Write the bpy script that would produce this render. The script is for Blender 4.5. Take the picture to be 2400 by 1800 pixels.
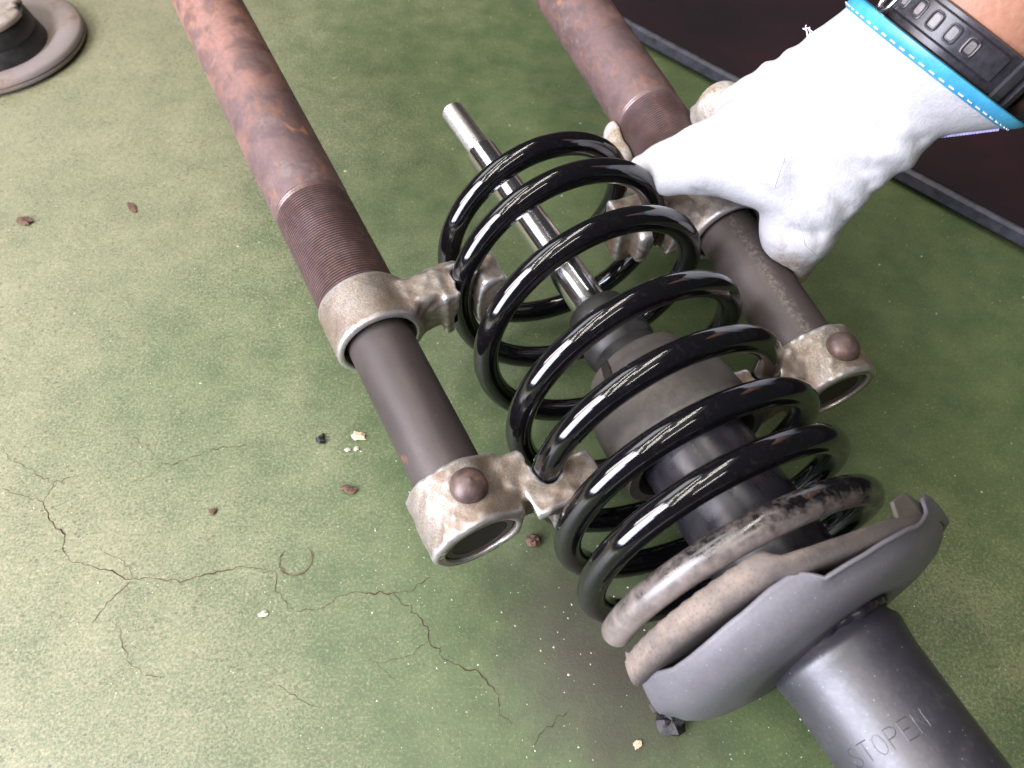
import bpy, math, random
import numpy as np
from mathutils import Vector, Matrix

random.seed(7)
RNG = np.random.default_rng(11)
scene = bpy.context.scene
for o in list(bpy.data.objects):
    bpy.data.objects.remove(o, do_unlink=True)

# ------------------------------------------------------------------ camera
cam_d = bpy.data.cameras.new('camera')
cam = bpy.data.objects.new('camera', cam_d)
scene.collection.objects.link(cam)
cam.location = (0, 0, 0.4005)
cam.rotation_euler = (math.radians(90 - 55.466), 0, 0)
cam_d.sensor_width = 36
cam_d.lens = 27
cam_d.clip_start = 0.01
cam_d.clip_end = 60
cam_d.dof.use_dof = True
cam_d.dof.focus_distance = 0.38
cam_d.dof.aperture_fstop = 12
scene.camera = cam

# ------------------------------------------------------------------ world (dim workshop interior)
world = bpy.data.worlds.new('World')
scene.world = world
world.use_nodes = True
bg = world.node_tree.nodes['Background']
bg.inputs['Color'].default_value = (0.95, 0.93, 1.0, 1)
bg.inputs['Strength'].default_value = 0.045

# ------------------------------------------------------------------ lights: open door on the left, ceiling tubes, added fill
def area(name, loc, target, sx, sy, watts, col):
    l = bpy.data.lights.new(name, 'AREA')
    l.shape = 'RECTANGLE'; l.size = sx; l.size_y = sy
    l.energy = watts; l.color = col
    o = bpy.data.objects.new(name, l)
    scene.collection.objects.link(o)
    o.location = loc
    d = Vector(target) - Vector(loc)
    o.rotation_euler = d.to_track_quat('-Z', 'Y').to_euler()
    return o
area('doorway_daylight', (-1.00, -0.42, 0.68), (0, 0.15, 0.05), 0.62, 1.10, 37, (0.86, 0.87, 1.0))
area('doorway_daylight', (-0.92, -0.86, 0.55), (0, 0.10, 0.05), 0.28, 0.80, 11, (0.72, 0.77, 1.0))
area('doorway_daylight', (-0.99, 0.10, 0.74), (0, 0.20, 0.05), 0.20, 0.55, 5, (1.0, 0.90, 0.92))
area('rod_fill', (-2.7, 2.2, 2.7), (0, 0.3, 0), 2.4, 1.3, 36, (0.95, 0.97, 1.0))  # added lamp out of view, so the chrome rod reflects bright
area('ceiling_glow', (-1.9, 0.2, 3.0), (-1.9, 0.2, 0), 4.4, 4.2, 20, (1.0, 0.93, 0.86))
for x, ys in ((-0.52, (-1.3, 0.6)), (-0.80, (-0.4, 1.5)), (-1.50, (-1.3, 0.6)), (-1.78, (-0.4,)), (0.75, (-1.5, -1.3))):  # the last pair is unseen fill added for the lower-right floor
    for y in ys:
        area('ceiling_tube_and_fill', (x + 0.33 * y, y, 2.6), (x + 0.33 * y, y, 0), 0.05, 1.6, 10.0, (1.0, 0.94, 0.86)).rotation_euler = (0, 0, -0.32)

scene.cycles.max_bounces = 6
scene.cycles.diffuse_bounces = 3
scene.cycles.glossy_bounces = 4
scene.cycles.transmission_bounces = 1
scene.view_settings.view_transform = 'Standard'
scene.view_settings.look = 'None'
scene.view_settings.exposure = 0.25
scene.view_settings.gamma = 1.0
scene.view_settings.use_curve_mapping = False

# ------------------------------------------------------------------ node helper
class NT:
    def __init__(s, name):
        s.m = bpy.data.materials.new(name); s.m.use_nodes = True
        s.t = s.m.node_tree; s.n = s.t.nodes
        s.b = s.n['Principled BSDF']
        s.tc = s.n.new('ShaderNodeTexCoord')
        s.obj = s.tc.outputs['Object']
    def put(s, sock, v):
        if hasattr(v, 'is_linked') or isinstance(v, bpy.types.NodeSocket): s.t.links.new(v, sock)
        else:
            if isinstance(v, (tuple, list)) and len(v) == 3 and sock.type == 'RGBA': v = (*v, 1)
            sock.default_value = v
    def set(s, **k):
        nm = dict(base='Base Color', rough='Roughness', metal='Metallic', spec='Specular IOR Level', normal='Normal',
                  coat='Coat Weight', coatr='Coat Roughness', sheen='Sheen Weight', sss='Subsurface Weight')
        for a, v in k.items(): s.put(s.b.inputs[nm[a]], v)
        return s
    def scale(s, v, sc):
        n = s.n.new('ShaderNodeVectorMath'); n.operation = 'MULTIPLY'
        s.put(n.inputs[0], v); n.inputs[1].default_value = sc; return n.outputs[0]
    def noise(s, sc, det=4, ro=0.55, co=None, dist=0.0):
        n = s.n.new('ShaderNodeTexNoise'); s.put(n.inputs['Vector'], co or s.obj)
        n.inputs['Scale'].default_value = sc; n.inputs['Detail'].default_value = det
        n.inputs['Roughness'].default_value = ro; n.inputs['Distortion'].default_value = dist
        return n.outputs['Fac']
    def vor(s, sc, feat='F1', co=None, out='Distance', rnd=1.0):
        n = s.n.new('ShaderNodeTexVoronoi'); n.feature = feat; s.put(n.inputs['Vector'], co or s.obj)
        n.inputs['Scale'].default_value = sc; n.inputs['Randomness'].default_value = rnd
        return n.outputs[out]
    def wave(s, sc, axis='X', dist=0.0, co=None):
        n = s.n.new('ShaderNodeTexWave'); n.bands_direction = axis; s.put(n.inputs['Vector'], co or s.obj)
        n.inputs['Scale'].default_value = sc; n.inputs['Distortion'].default_value = dist
        return n.outputs['Fac']
    def ramp(s, f, *st):
        n = s.n.new('ShaderNodeValToRGB'); s.put(n.inputs[0], f); e = n.color_ramp.elements
        while len(e) < len(st): e.new(0.5)
        for el, (p, c) in zip(e, st):
            el.position = p
            el.color = (*c, 1) if isinstance(c, (tuple, list)) else (c, c, c, 1)
        return n.outputs[0]
    def mix(s, f, a, b, mode='MIX'):
        n = s.n.new('ShaderNodeMix'); n.data_type = 'RGBA'; n.blend_type = mode
        s.put(n.inputs['Factor'], f); s.put(n.inputs['A'] if False else n.inputs[6], a); s.put(n.inputs[7], b)
        return n.outputs[2]
    def math(s, op, a, b=0.0, c=0.0, clamp=False):
        n = s.n.new('ShaderNodeMath'); n.operation = op; n.use_clamp = clamp
        s.put(n.inputs[0], a); s.put(n.inputs[1], b)
        if op in ('MULTIPLY_ADD',): s.put(n.inputs[2], c)
        return n.outputs[0]
    def bump(s, h, st=0.3, d=0.001, nrm=None):
        n = s.n.new('ShaderNodeBump'); n.inputs['Strength'].default_value = st; n.inputs['Distance'].default_value = d
        s.put(n.inputs['Height'], h)
        if nrm is not None: s.put(n.inputs['Normal'], nrm)
        return n.outputs[0]
    def attr(s, name):
        n = s.n.new('ShaderNodeAttribute'); n.attribute_name = name; return n.outputs['Fac']
    def xyz(s, co=None):
        n = s.n.new('ShaderNodeSeparateXYZ'); s.put(n.inputs[0], co or s.obj); return n.outputs
    def point(s):
        n = s.n.new('ShaderNodeNewGeometry'); return n.outputs['Pointiness']
    def dist(s, p, co=None):
        n = s.n.new('ShaderNodeVectorMath'); n.operation = 'DISTANCE'; s.put(n.inputs[0], co or s.obj); n.inputs[1].default_value = p
        return n.outputs['Value']

M = {}
# --- floor: worn green paint on concrete
t = NT('green_floor_paint')
X, Y, Z = t.xyz()
big = t.noise(5.0, 4, 0.55)
mid = t.noise(38, 5, 0.6)
fine = t.noise(620, 6, 0.75)
streak = t.noise(230, 5, 0.65)
# worn beige paint towards the left, strengthened to paint in the brighter light there
wear_and_light = t.math('MULTIPLY_ADD', X, -1.7, 0.04)
wear_and_light = t.math('ADD', wear_and_light, t.ramp(t.dist((0.36, 0.10, 0)), (0.08, 0.75), (0.26, 0.0)))  # beige worn patch at lower right, also painting in brighter light
wear_and_light = t.math('ADD', wear_and_light, t.math('MULTIPLY_ADD', big, 1.0, -0.50))
wear_and_light = t.math('ADD', wear_and_light, t.math('MULTIPLY_ADD', mid, 0.4, -0.2), clamp=True)
green = t.mix(t.ramp(mid, (0.3, 0.0), (0.7, 1.0)), (0.056, 0.089, 0.034), (0.100, 0.133, 0.055))
beige = t.mix(t.ramp(streak, (0.35, 0.0), (0.65, 1.0)), (0.235, 0.225, 0.135), (0.345, 0.305, 0.205))
thr = t.math('ADD', fine, t.math('MULTIPLY_ADD', wear_and_light, 0.34, -0.15))
col = t.mix(t.ramp(thr, (0.38, 0.0), (0.64, 0.8)), green, beige)
col = t.mix(t.ramp(t.noise(260, 6, 0.8), (0.34, 0.6), (0.45, 0.0)), col, (0.062, 0.075, 0.038))
# pits / dirt specks and pale specks
sp = t.vor(420); spc = t.noise(60, 2, 0.5)
dark = t.math('MULTIPLY', t.ramp(sp, (0.10, 1.0), (0.22, 0.0)), t.ramp(spc, (0.44, 0.0), (0.6, 1.0)))
col = t.mix(dark, col, (0.055, 0.045, 0.035))
pit = t.math('MULTIPLY', t.ramp(t.vor(210, co=t.scale(t.obj, (0.8, 1.15, 1))), (0.13, 0.9), (0.24, 0.0)), t.ramp(t.noise(34, 3, 0.6), (0.42, 0.0), (0.56, 1.0)))
col = t.mix(pit, col, (0.085, 0.082, 0.050))
pale = t.math('MULTIPLY', t.ramp(t.vor(260, co=t.scale(t.obj, (1.1, 0.9, 1))), (0.055, 1.0), (0.09, 0.0)), t.ramp(t.noise(45, 2), (0.52, 0.0), (0.6, 1.0)))
col = t.mix(pale, col, (0.55, 0.55, 0.40))
# dirt smudge beside the spring seat, enlarged to paint in deeper contact shadow
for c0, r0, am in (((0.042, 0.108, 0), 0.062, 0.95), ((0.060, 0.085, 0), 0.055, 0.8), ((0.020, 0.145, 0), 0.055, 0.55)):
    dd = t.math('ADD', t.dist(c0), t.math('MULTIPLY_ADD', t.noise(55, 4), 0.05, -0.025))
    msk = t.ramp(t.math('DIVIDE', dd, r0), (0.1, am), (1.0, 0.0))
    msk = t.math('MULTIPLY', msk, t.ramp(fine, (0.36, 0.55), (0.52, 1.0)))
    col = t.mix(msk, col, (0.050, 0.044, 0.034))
h = t.math('ADD', t.math('MULTIPLY', fine, 0.6), t.math('MULTIPLY', mid, 0.5))
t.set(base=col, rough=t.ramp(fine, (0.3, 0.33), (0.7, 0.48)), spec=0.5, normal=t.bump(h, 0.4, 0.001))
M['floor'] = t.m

t = NT('crack_dirt'); t.set(base=t.ramp(t.noise(300), (0.4, (0.035, 0.022, 0.016)), (0.65, (0.11, 0.07, 0.05))), rough=0.9, spec=0.1); M['crack'] = t.m
t = NT('ring_stain'); t.set(base=t.ramp(t.noise(300), (0.4, (0.085, 0.06, 0.042)), (0.65, (0.15, 0.13, 0.075))), rough=0.8, spec=0.2); M['stain'] = t.m

def plain(name, col, rough, metal=0.0, sc=200, var=0.35, bs=0.15, bd=0.0005, spec=0.5):
    t = NT(name)
    n = t.noise(sc, 5, 0.6)
    lo = tuple(c * (1 - var) for c in col); hi = tuple(min(1, c * (1 + var)) for c in col)
    t.set(base=t.ramp(n, (0.3, lo), (0.7, hi)), rough=t.ramp(n, (0.3, max(0.02, rough - 0.06)), (0.7, min(1, rough + 0.06))), metal=metal, spec=spec, normal=t.bump(n, bs, bd))
    return t.m

# --- gloss black coil with road dust near its lower end
t = NT('gloss_black_coil')
dst = t.attr('dust')
n1 = t.noise(140, 6, 0.7); n2 = t.noise(420, 5, 0.6)
k = t.math('MULTIPLY_ADD', t.math('SUBTRACT', n1, 0.5), 1.3, dst)
k = t.ramp(k, (0.25, 0.0), (0.95, 0.85))
scr = t.ramp(t.noise(700, 4, 0.7, t.scale(t.obj, (0.25, 1, 1))), (0.70, 0.0), (0.78, 0.25))
film = t.math('MAXIMUM', k, scr)
film = t.math('MAXIMUM', film, t.ramp(n2, (0.55, 0.0), (0.9, 0.06)))
t.set(base=t.mix(film, (0.0035, 0.0032, 0.0042), (0.24, 0.20, 0.18)), rough=t.ramp(k, (0.0, 0.075), (0.3, 0.3), (1.0, 0.55)), spec=0.8, coat=0.0,
      normal=t.bump(t.noise(40, 2, 0.4), 0.02, 0.001))
M['coil'] = t.m

# --- chrome rod and thread
t = NT('chrome_rod'); t.set(base=(0.72, 0.71, 0.74), metal=1.0, rough=t.ramp(t.noise(500), (0.3, 0.13), (0.7, 0.19))); M['chrome'] = t.m
t = NT('bare_thread_steel'); t.set(base=t.ramp(t.noise(350), (0.3, (0.42, 0.40, 0.40)), (0.7, (0.62, 0.59, 0.57))), metal=1.0, rough=0.34); M['thread'] = t.m

# --- rusty compressor tube
def rusty(name, a0, a1):
    t = NT(name)
    X, Y, Z = t.xyz()
    n = t.noise(26, 5, 0.6, t.scale(t.obj, (0.55, 1, 1))); f = t.noise(330, 5, 0.65); p = t.noise(60, 4, 0.55, dist=0.5)
    g = t.math('MULTIPLY_ADD', X, 1.0 / (a1 - a0), -a0 / (a1 - a0), clamp=True)
    base = t.mix(t.ramp(t.math('ADD', g, t.math('MULTIPLY_ADD', n, 1.5, -0.75)), (0.25, 0.0), (0.75, 1.0)), (0.31, 0.165, 0.135), (0.150, 0.095, 0.092))
    base = t.mix(t.ramp(p, (0.46, 0.0), (0.60, 0.65)), base, (0.095, 0.066, 0.068))
    base = t.mix(t.ramp(t.noise(95, 6, 0.75, t.scale(t.obj, (0.4, 1, 1)), 0.4), (0.52, 0.0), (0.66, 0.65)), base, (0.26, 0.125, 0.075))
    base = t.mix(t.ramp(t.noise(48, 5, 0.7), (0.56, 0.0), (0.68, 0.5)), base, (0.23, 0.185, 0.175))
    base = t.mix(t.ramp(f, (0.35, 0.35), (0.65, 0.0)), base, (0.07, 0.04, 0.035))
    scr = t.ramp(t.noise(70, 3, 0.6, t.scale(t.obj, (0.35, 1, 1)), 0.6), (0.66, 0.0), (0.70, 0.75))
    base = t.mix(scr, base, (0.38, 0.18, 0.085))
    lines = t.wave(520, 'X', 0.6)
    hh = t.math('ADD', t.math('MULTIPLY', lines, 0.25), f)
    t.set(base=base, rough=t.ramp(f, (0.3, 0.45), (0.7, 0.62)), metal=0.15, spec=0.45, normal=t.bump(hh, 0.3, 0.0005))
    return t.m
M['rust_left'] = rusty('rusty_tube_steel', 0.0, 0.2)
M['rust_right'] = rusty('rusty_tube_steel_dark', -0.25, 0.16)
t = NT('rusty_thread')
f = t.noise(150, 5, 0.65, dist=0.4); n = t.noise(28, 4)
t.set(base=t.mix(t.ramp(f, (0.45, 0.0), (0.80, 0.7)), t.mix(t.ramp(n, (0.4, 0.0), (0.6, 1.0)), (0.125, 0.080, 0.074), (0.18, 0.125, 0.128)), (0.26, 0.155, 0.12)), rough=0.34, metal=0.3, normal=t.bump(f, 0.25, 0.0004))
M['rust_thread'] = t.m
# --- black-oxide inner tube
def oxide(name, dusty):
    t = NT(name)
    f = t.noise(420, 5, 0.7); n = t.noise(30, 4, 0.55, t.scale(t.obj, (0.5, 1, 1)))
    base = t.ramp(n, (0.3, (0.050, 0.040, 0.038)), (0.7, (0.088, 0.070, 0.066)))
    X, Y, Z = t.xyz()
    if dusty:
        d = t.math('MULTIPLY', t.ramp(t.math('MULTIPLY_ADD', t.math('ADD', Y, 0.004), 110, 0.5), (0.0, 0.0), (0.45, 0.45), (0.55, 0.45), (1.0, 0.0)), t.ramp(f, (0.46, 0.0), (0.60, 1.0)))
        base = t.mix(d, base, (0.26, 0.22, 0.185))
    base = t.mix(t.ramp(t.noise(75, 3), (0.66, 0.0), (0.72, 0.7)), base, (0.20, 0.09, 0.045))
    t.set(base=base, rough=t.ramp(f, (0.3, 0.40), (0.7, 0.55)), metal=0.3, spec=0.5, normal=t.bump(f, 0.15, 0.0003))
    return t.m
M['oxide'] = oxide('black_oxide_steel', False)
M['oxide_dusty'] = oxide('black_oxide_steel_dusty', True)
# --- weathered zinc casting
t = NT('weathered_cast_zinc')
f = t.noise(1300, 4, 0.7); g = t.noise(55, 6, 0.68, dist=0.5); b = t.noise(20, 4, 0.55); w = t.noise(190, 5, 0.7)
base = t.mix(t.ramp(f, (0.38, 0.0), (0.60, 1.0)), (0.145, 0.115, 0.088), (0.31, 0.27, 0.225))
base = t.mix(t.ramp(w, (0.42, 0.0), (0.66, 0.6)), base, (0.28, 0.26, 0.25))
base = t.mix(t.ramp(b, (0.40, 0.0), (0.58, 0.85)), base, t.mix(f, (0.13, 0.088, 0.058), (0.27, 0.20, 0.14)))
base = t.mix(t.ramp(g, (0.50, 0.0), (0.64, 0.8)), base, t.mix(f, (0.095, 0.062, 0.045), (0.20, 0.135, 0.09)))
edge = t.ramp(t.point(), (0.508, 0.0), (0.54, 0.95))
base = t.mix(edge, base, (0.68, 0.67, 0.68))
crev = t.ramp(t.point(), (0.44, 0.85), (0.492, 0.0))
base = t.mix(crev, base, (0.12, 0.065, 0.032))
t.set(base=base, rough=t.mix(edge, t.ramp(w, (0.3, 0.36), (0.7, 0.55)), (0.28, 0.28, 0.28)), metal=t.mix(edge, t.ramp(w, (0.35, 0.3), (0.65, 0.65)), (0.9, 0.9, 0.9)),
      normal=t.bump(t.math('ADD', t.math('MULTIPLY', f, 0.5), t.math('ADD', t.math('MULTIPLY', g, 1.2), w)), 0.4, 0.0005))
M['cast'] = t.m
t = NT('rusty_rivet'); f = t.noise(160, 4, 0.6)
t.set(base=t.ramp(f, (0.35, (0.075, 0.052, 0.052)), (0.58, (0.13, 0.088, 0.075)), (0.75, (0.27, 0.15, 0.095))), rough=0.42, metal=0.35, normal=t.bump(f, 0.3, 0.0006)); M['rivet'] = t.m
# --- strut paint, rubber, dish
t = NT('dusty_black_strut_paint')
f = t.noise(520, 4, 0.7); n = t.noise(36, 4, 0.6, dist=0.6)
X, Y, Z = t.xyz()
base = t.ramp(n, (0.3, (0.022, 0.021, 0.028)), (0.72, (0.046, 0.042, 0.050)))
base = t.mix(t.ramp(t.vor(300), (0.05, 0.7), (0.09, 0.0)), base, (0.3, 0.28, 0.28))
base = t.mix(t.math('MULTIPLY', t.ramp(f, (0.52, 0.0), (0.7, 0.6)), t.ramp(n, (0.45, 0.0), (0.6, 1.0))), base, (0.10, 0.078, 0.062))
t.set(base=base, rough=t.ramp(f, (0.3, 0.37), (0.7, 0.47)), spec=0.85, normal=t.bump(t.math('ADD', f, n), 0.12, 0.0005)); M['strut'] = t.m
M['boot'] = plain('smooth_black_plastic', (0.020, 0.018, 0.024), 0.30, 0, 120, 0.4, 0.06)
t = NT('dusty_grey_rubber'); f = t.noise(240, 5, 0.65); n = t.noise(30, 4)
t.set(base=t.mix(t.ramp(f, (0.35, 0.0), (0.7, 0.6)), t.ramp(n, (0.35, (0.070, 0.062, 0.055)), (0.65, (0.135, 0.118, 0.098))), (0.045, 0.043, 0.045)), rough=0.62, spec=0.35, normal=t.bump(f, 0.2, 0.0006)); M['rubber_grey'] = t.m
M['rubber_black'] = plain('black_rubber', (0.014, 0.013, 0.0125), 0.48, 0, 160, 0.5, 0.2)
t = NT('road_dust_rubber'); f = t.noise(800, 5, 0.7); n = t.noise(60, 5)
X, Y, Z = t.xyz()
# dust has settled on the side that faces the coil
low = t.math('MULTIPLY_ADD', X, 110.0, -39.45)
low = t.ramp(t.math('ADD', low, t.math('MULTIPLY_ADD', t.noise(110, 5, 0.65), 0.9, -0.45)), (0.15, 0.0), (0.75, 0.85))
t.set(base=t.mix(low, t.mix(t.ramp(f, (0.25, 0.0), (0.5, 1.0)), (0.10, 0.085, 0.075), t.mix(t.ramp(n, (0.4, 0.0), (0.6, 1.0)), (0.25, 0.20, 0.165), (0.16, 0.135, 0.12))), (0.055, 0.048, 0.047)), rough=0.85, spec=0.15, normal=t.bump(f, 0.5, 0.001)); M['seat_rubber'] = t.m
t = NT('grey_seat_paint'); f = t.noise(600, 4, 0.7); n = t.noise(26, 3)
base = t.ramp(n, (0.3, (0.105, 0.10, 0.115)), (0.7, (0.145, 0.138, 0.15)))
base = t.mix(t.ramp(t.vor(360), (0.045, 0.8), (0.08, 0.0)), base, (0.55, 0.55, 0.55))
base = t.mix(t.ramp(f, (0.3, 0.3), (0.6, 0.0)), base, (0.07, 0.065, 0.07))
t.set(base=base, rough=0.5, spec=0.45, normal=t.bump(f, 0.15, 0.0004)); M['dish'] = t.m
t = NT('ochre_dust_metal'); f = t.noise(200, 5, 0.7)
t.set(base=t.ramp(f, (0.35, (0.10, 0.07, 0.04)), (0.65, (0.30, 0.215, 0.12))), rough=0.9, spec=0.1, normal=t.bump(f, 0.4, 0.001)); M['dish_dust'] = t.m
t = NT('hole_dark'); t.set(base=t.ramp(t.noise(200), (0.3, (0.012, 0.01, 0.01)), (0.7, (0.03, 0.022, 0.02))), rough=0.5); M['dark'] = t.m
M['tube_bore'] = plain('dark_polished_bore', (0.020, 0.014, 0.014), 0.5, 0.0, 150, 0.5, 0.08, spec=0.2)
# --- glove, skin, watch
t = NT('white_glove_leather')
drt = t.attr('dirt'); f = t.noise(900, 4, 0.7); n = t.noise(55, 5, 0.65, dist=0.8); w = t.noise(160, 4, 0.6, t.scale(t.obj, (1.0, 0.35, 0.7)))
k = t.ramp(t.math('MULTIPLY_ADD', t.math('SUBTRACT', n, 0.5), 1.7, drt), (0.38, 0.0), (0.85, 1.0))
base = t.mix(t.ramp(f, (0.3, 0.0), (0.7, 1.0)), (0.43, 0.425, 0.44), (0.53, 0.525, 0.545))
base = t.mix(k, base, t.mix(t.ramp(f, (0.35, 0.0), (0.65, 1.0)), (0.17, 0.125, 0.08), (0.42, 0.35, 0.26)))
t.set(base=base, rough=0.62, spec=0.3, normal=t.bump(t.math('ADD', t.math('MULTIPLY', w, 1.2), t.math('MULTIPLY', f, 0.3)), 0.35, 0.0016)); M['glove'] = t.m
t = NT('blue_binding'); f = t.wave(420, 'X', 2.0); n = t.noise(50, 3)
t.set(base=t.ramp(n, (0.35, (0.045, 0.27, 0.50)), (0.65, (0.075, 0.40, 0.56))), rough=0.38, spec=0.5, normal=t.bump(t.noise(500, 4), 0.3, 0.0006)); M['trim'] = t.m
M['thread_white'] = plain('white_thread', (0.75, 0.75, 0.75), 0.7)
M['seam'] = plain('grey_seam_thread', (0.55, 0.54, 0.56), 0.7)
M['knit'] = plain('lavender_knit', (0.42, 0.40, 0.66), 0.8)
t = NT('skin'); f = t.noise(420, 5, 0.6); n = t.noise(40, 3)
t.set(base=t.mix(t.ramp(f, (0.3, 0.4), (0.6, 0.0)), t.ramp(n, (0.35, (0.33, 0.155, 0.098)), (0.65, (0.39, 0.20, 0.13))), (0.25, 0.105, 0.065)), rough=0.5, spec=0.4, sss=0.12, normal=t.bump(t.math('ADD', f, t.vor(300)), 0.18, 0.0008))
t.b.inputs['Subsurface Radius'].default_value = (0.006, 0.002, 0.001); M['skin'] = t.m
M['strap'] = plain('black_urethane', (0.030, 0.028, 0.034), 0.30, 0, 300, 0.3, 0.08)
M['strap_slot'] = plain('grey_urethane_recess', (0.16, 0.145, 0.145), 0.4)
M['steel'] = plain('brushed_steel', (0.62, 0.60, 0.62), 0.25, 1.0)
M['case'] = plain('dark_watch_case', (0.035, 0.018, 0.014), 0.12, 0.2)
# --- mat, mount
t = NT('dark_mat_top'); f = t.noise(500, 4, 0.7)
t.set(base=t.mix(t.ramp(t.noise(9, 4), (0.35, 0.0), (0.7, 1.0)), (0.012, 0.009, 0.011), (0.026, 0.011, 0.015)), rough=t.ramp(f, (0.3, 0.42), (0.7, 0.6)), spec=0.3, normal=t.bump(f, 0.2, 0.0006)); M['mat'] = t.m
M['mat_edge'] = plain('scuffed_mat_edge', (0.045, 0.045, 0.062), 0.55, 0, 130, 0.5, 0.2)
t = NT('dusty_mount_metal'); f = t.noise(160, 5, 0.7); n = t.noise(22, 3)
t.set(base=t.mix(t.ramp(n, (0.4, 0.0), (0.62, 1.0)), t.ramp(f, (0.35, (0.14, 0.10, 0.075)), (0.65, (0.26, 0.20, 0.155))), (0.22, 0.185, 0.175)), rough=0.7, metal=0.1, normal=t.bump(f, 0.35, 0.001)); M['mount'] = t.m
t = NT('pale_mount_cap'); f = t.noise(120, 5, 0.7)
t.set(base=t.ramp(f, (0.3, (0.17, 0.13, 0.10)), (0.6, (0.33, 0.285, 0.245))), rough=0.6, normal=t.bump(f, 0.3, 0.001)); M['mount_cap'] = t.m
M['crumb'] = plain('black_rubber_crumb', (0.018, 0.016, 0.017), 0.6, 0, 400, 0.5, 0.5, 0.001)
M['chip_brown'] = plain('brown_chip', (0.10, 0.055, 0.035), 0.8, 0, 600, 0.6, 0.5, 0.001)
M['chip_tan'] = plain('tan_chip', (0.55, 0.42, 0.28), 0.8, 0, 600, 0.3, 0.4, 0.001)
M['chip_white'] = plain('pale_grit', (0.42, 0.42, 0.32), 0.8, 0, 600, 0.3, 0.3, 0.001)

# ------------------------------------------------------------------ geometry helpers
col_ = scene.collection
def mesh_obj(name, V, F, mat, parent=None, smooth=True, sharp=40, attr=None):
    me = bpy.data.meshes.new(name)
    me.from_pydata([tuple(map(float, v)) for v in V], [], [tuple(map(int, f)) for f in F])
    me.materials.append(M[mat] if isinstance(mat, str) else mat)
    if smooth:
        me.shade_smooth()
        if sharp < 180: me.set_sharp_from_angle(angle=math.radians(sharp))
    if attr:
        for k, v in attr.items():
            a = me.attributes.new(k, 'FLOAT', 'POINT'); a.data.foreach_set('value', np.asarray(v, dtype=np.float32))
    me.update()
    o = bpy.data.objects.new(name, me); col_.objects.link(o)
    if parent is not None: o.parent = parent
    return o
def tag(o, label, cat=None, group=None, kind=None):
    o['label'] = label
    if cat: o['category'] = cat
    if group: o['group'] = group
    if kind: o['kind'] = kind
    return o
class Frame:
    def __init__(s, o, d):
        s.o = np.array(o, float); s.d = np.array(d, float); s.d /= np.linalg.norm(s.d)
        s.b = np.cross([0, 0, 1.0], s.d); s.b /= np.linalg.norm(s.b); s.c = np.cross(s.d, s.b)
        s.R = np.stack([s.d, s.b, s.c], 1)
    def w(s, p): return s.o + np.asarray(p) @ s.R.T
    def l(s, P): return (np.asarray(P) - s.o) @ s.R
    def empty(s, name):
        e = bpy.data.objects.new(name, None); col_.objects.link(e)
        m = Matrix.Identity(4)
        for i in range(3):
            for j in range(3): m[i][j] = s.R[i, j]
            m[i][3] = s.o[i]
        e.matrix_world = m; e.empty_display_size = 0.02
        return e
def lathe(prof, n=64, y0=0.0, z0=0.0, closed=False):
    """prof: list of (a, r) along local X; a ring of n points each; closed joins last to first"""
    ang = np.linspace(0, 2 * np.pi, n, endpoint=False)
    V = []; F = []
    for a, r in prof:
        for p in ang: V.append((a, y0 + r * math.cos(p), z0 + r * math.sin(p)))
    m = len(prof)
    for i in range(m if closed else m - 1):
        j = (i + 1) % m
        for k in range(n):
            l = (k + 1) % n
            F.append((i * n + k, i * n + l, j * n + l, j * n + k))
    if not closed:
        if prof[0][1] > 1e-6: F.append(tuple(range(n - 1, -1, -1)))
        if prof[-1][1] > 1e-6: F.append(tuple((m - 1) * n + k for k in range(n)))
    return V, F
def merge(*parts):
    V = []; F = []
    for v, f in parts:
        o = len(V); V += list(v); F += [tuple(i + o for i in q) for q in f]
    return V, F
def sweep(P, rad, n=16, cap=True, up=(0, 0, 1)):
    P = np.asarray(P, float); m = len(P)
    T = np.gradient(P, axis=0); T /= np.linalg.norm(T, axis=1)[:, None]
    nrm = np.array(up, float); nrm = nrm - T[0] * (nrm @ T[0])
    if np.linalg.norm(nrm) < 1e-6: nrm = np.array([1.0, 0, 0]) - T[0] * T[0][0]
    nrm /= np.linalg.norm(nrm)
    rad = np.broadcast_to(rad, (m,))
    V = []; F = []
    for i in range(m):
        nrm = nrm - T[i] * (nrm @ T[i]); nrm /= np.linalg.norm(nrm)
        bn = np.cross(T[i], nrm)
        for k in range(n):
            p = 2 * np.pi * k / n
            V.append(P[i] + rad[i] * (math.cos(p) * nrm + math.sin(p) * bn))
    for i in range(m - 1):
        for k in range(n):
            l = (k + 1) % n; F.append((i * n + k, i * n + l, (i + 1) * n + l, (i + 1) * n + k))
    if cap:
        F.append(tuple(range(n - 1, -1, -1))); F.append(tuple((m - 1) * n + k for k in range(n)))
    return V, F
def box(x0, x1, y0, y1, z0, z1):
    V = [(x, y, z) for x in (x0, x1) for y in (y0, y1) for z in (z0, z1)]
    return V, [(0, 1, 3, 2), (4, 6, 7, 5), (0, 4, 5, 1), (2, 3, 7, 6), (0, 2, 6, 4), (1, 5, 7, 3)]
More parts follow.
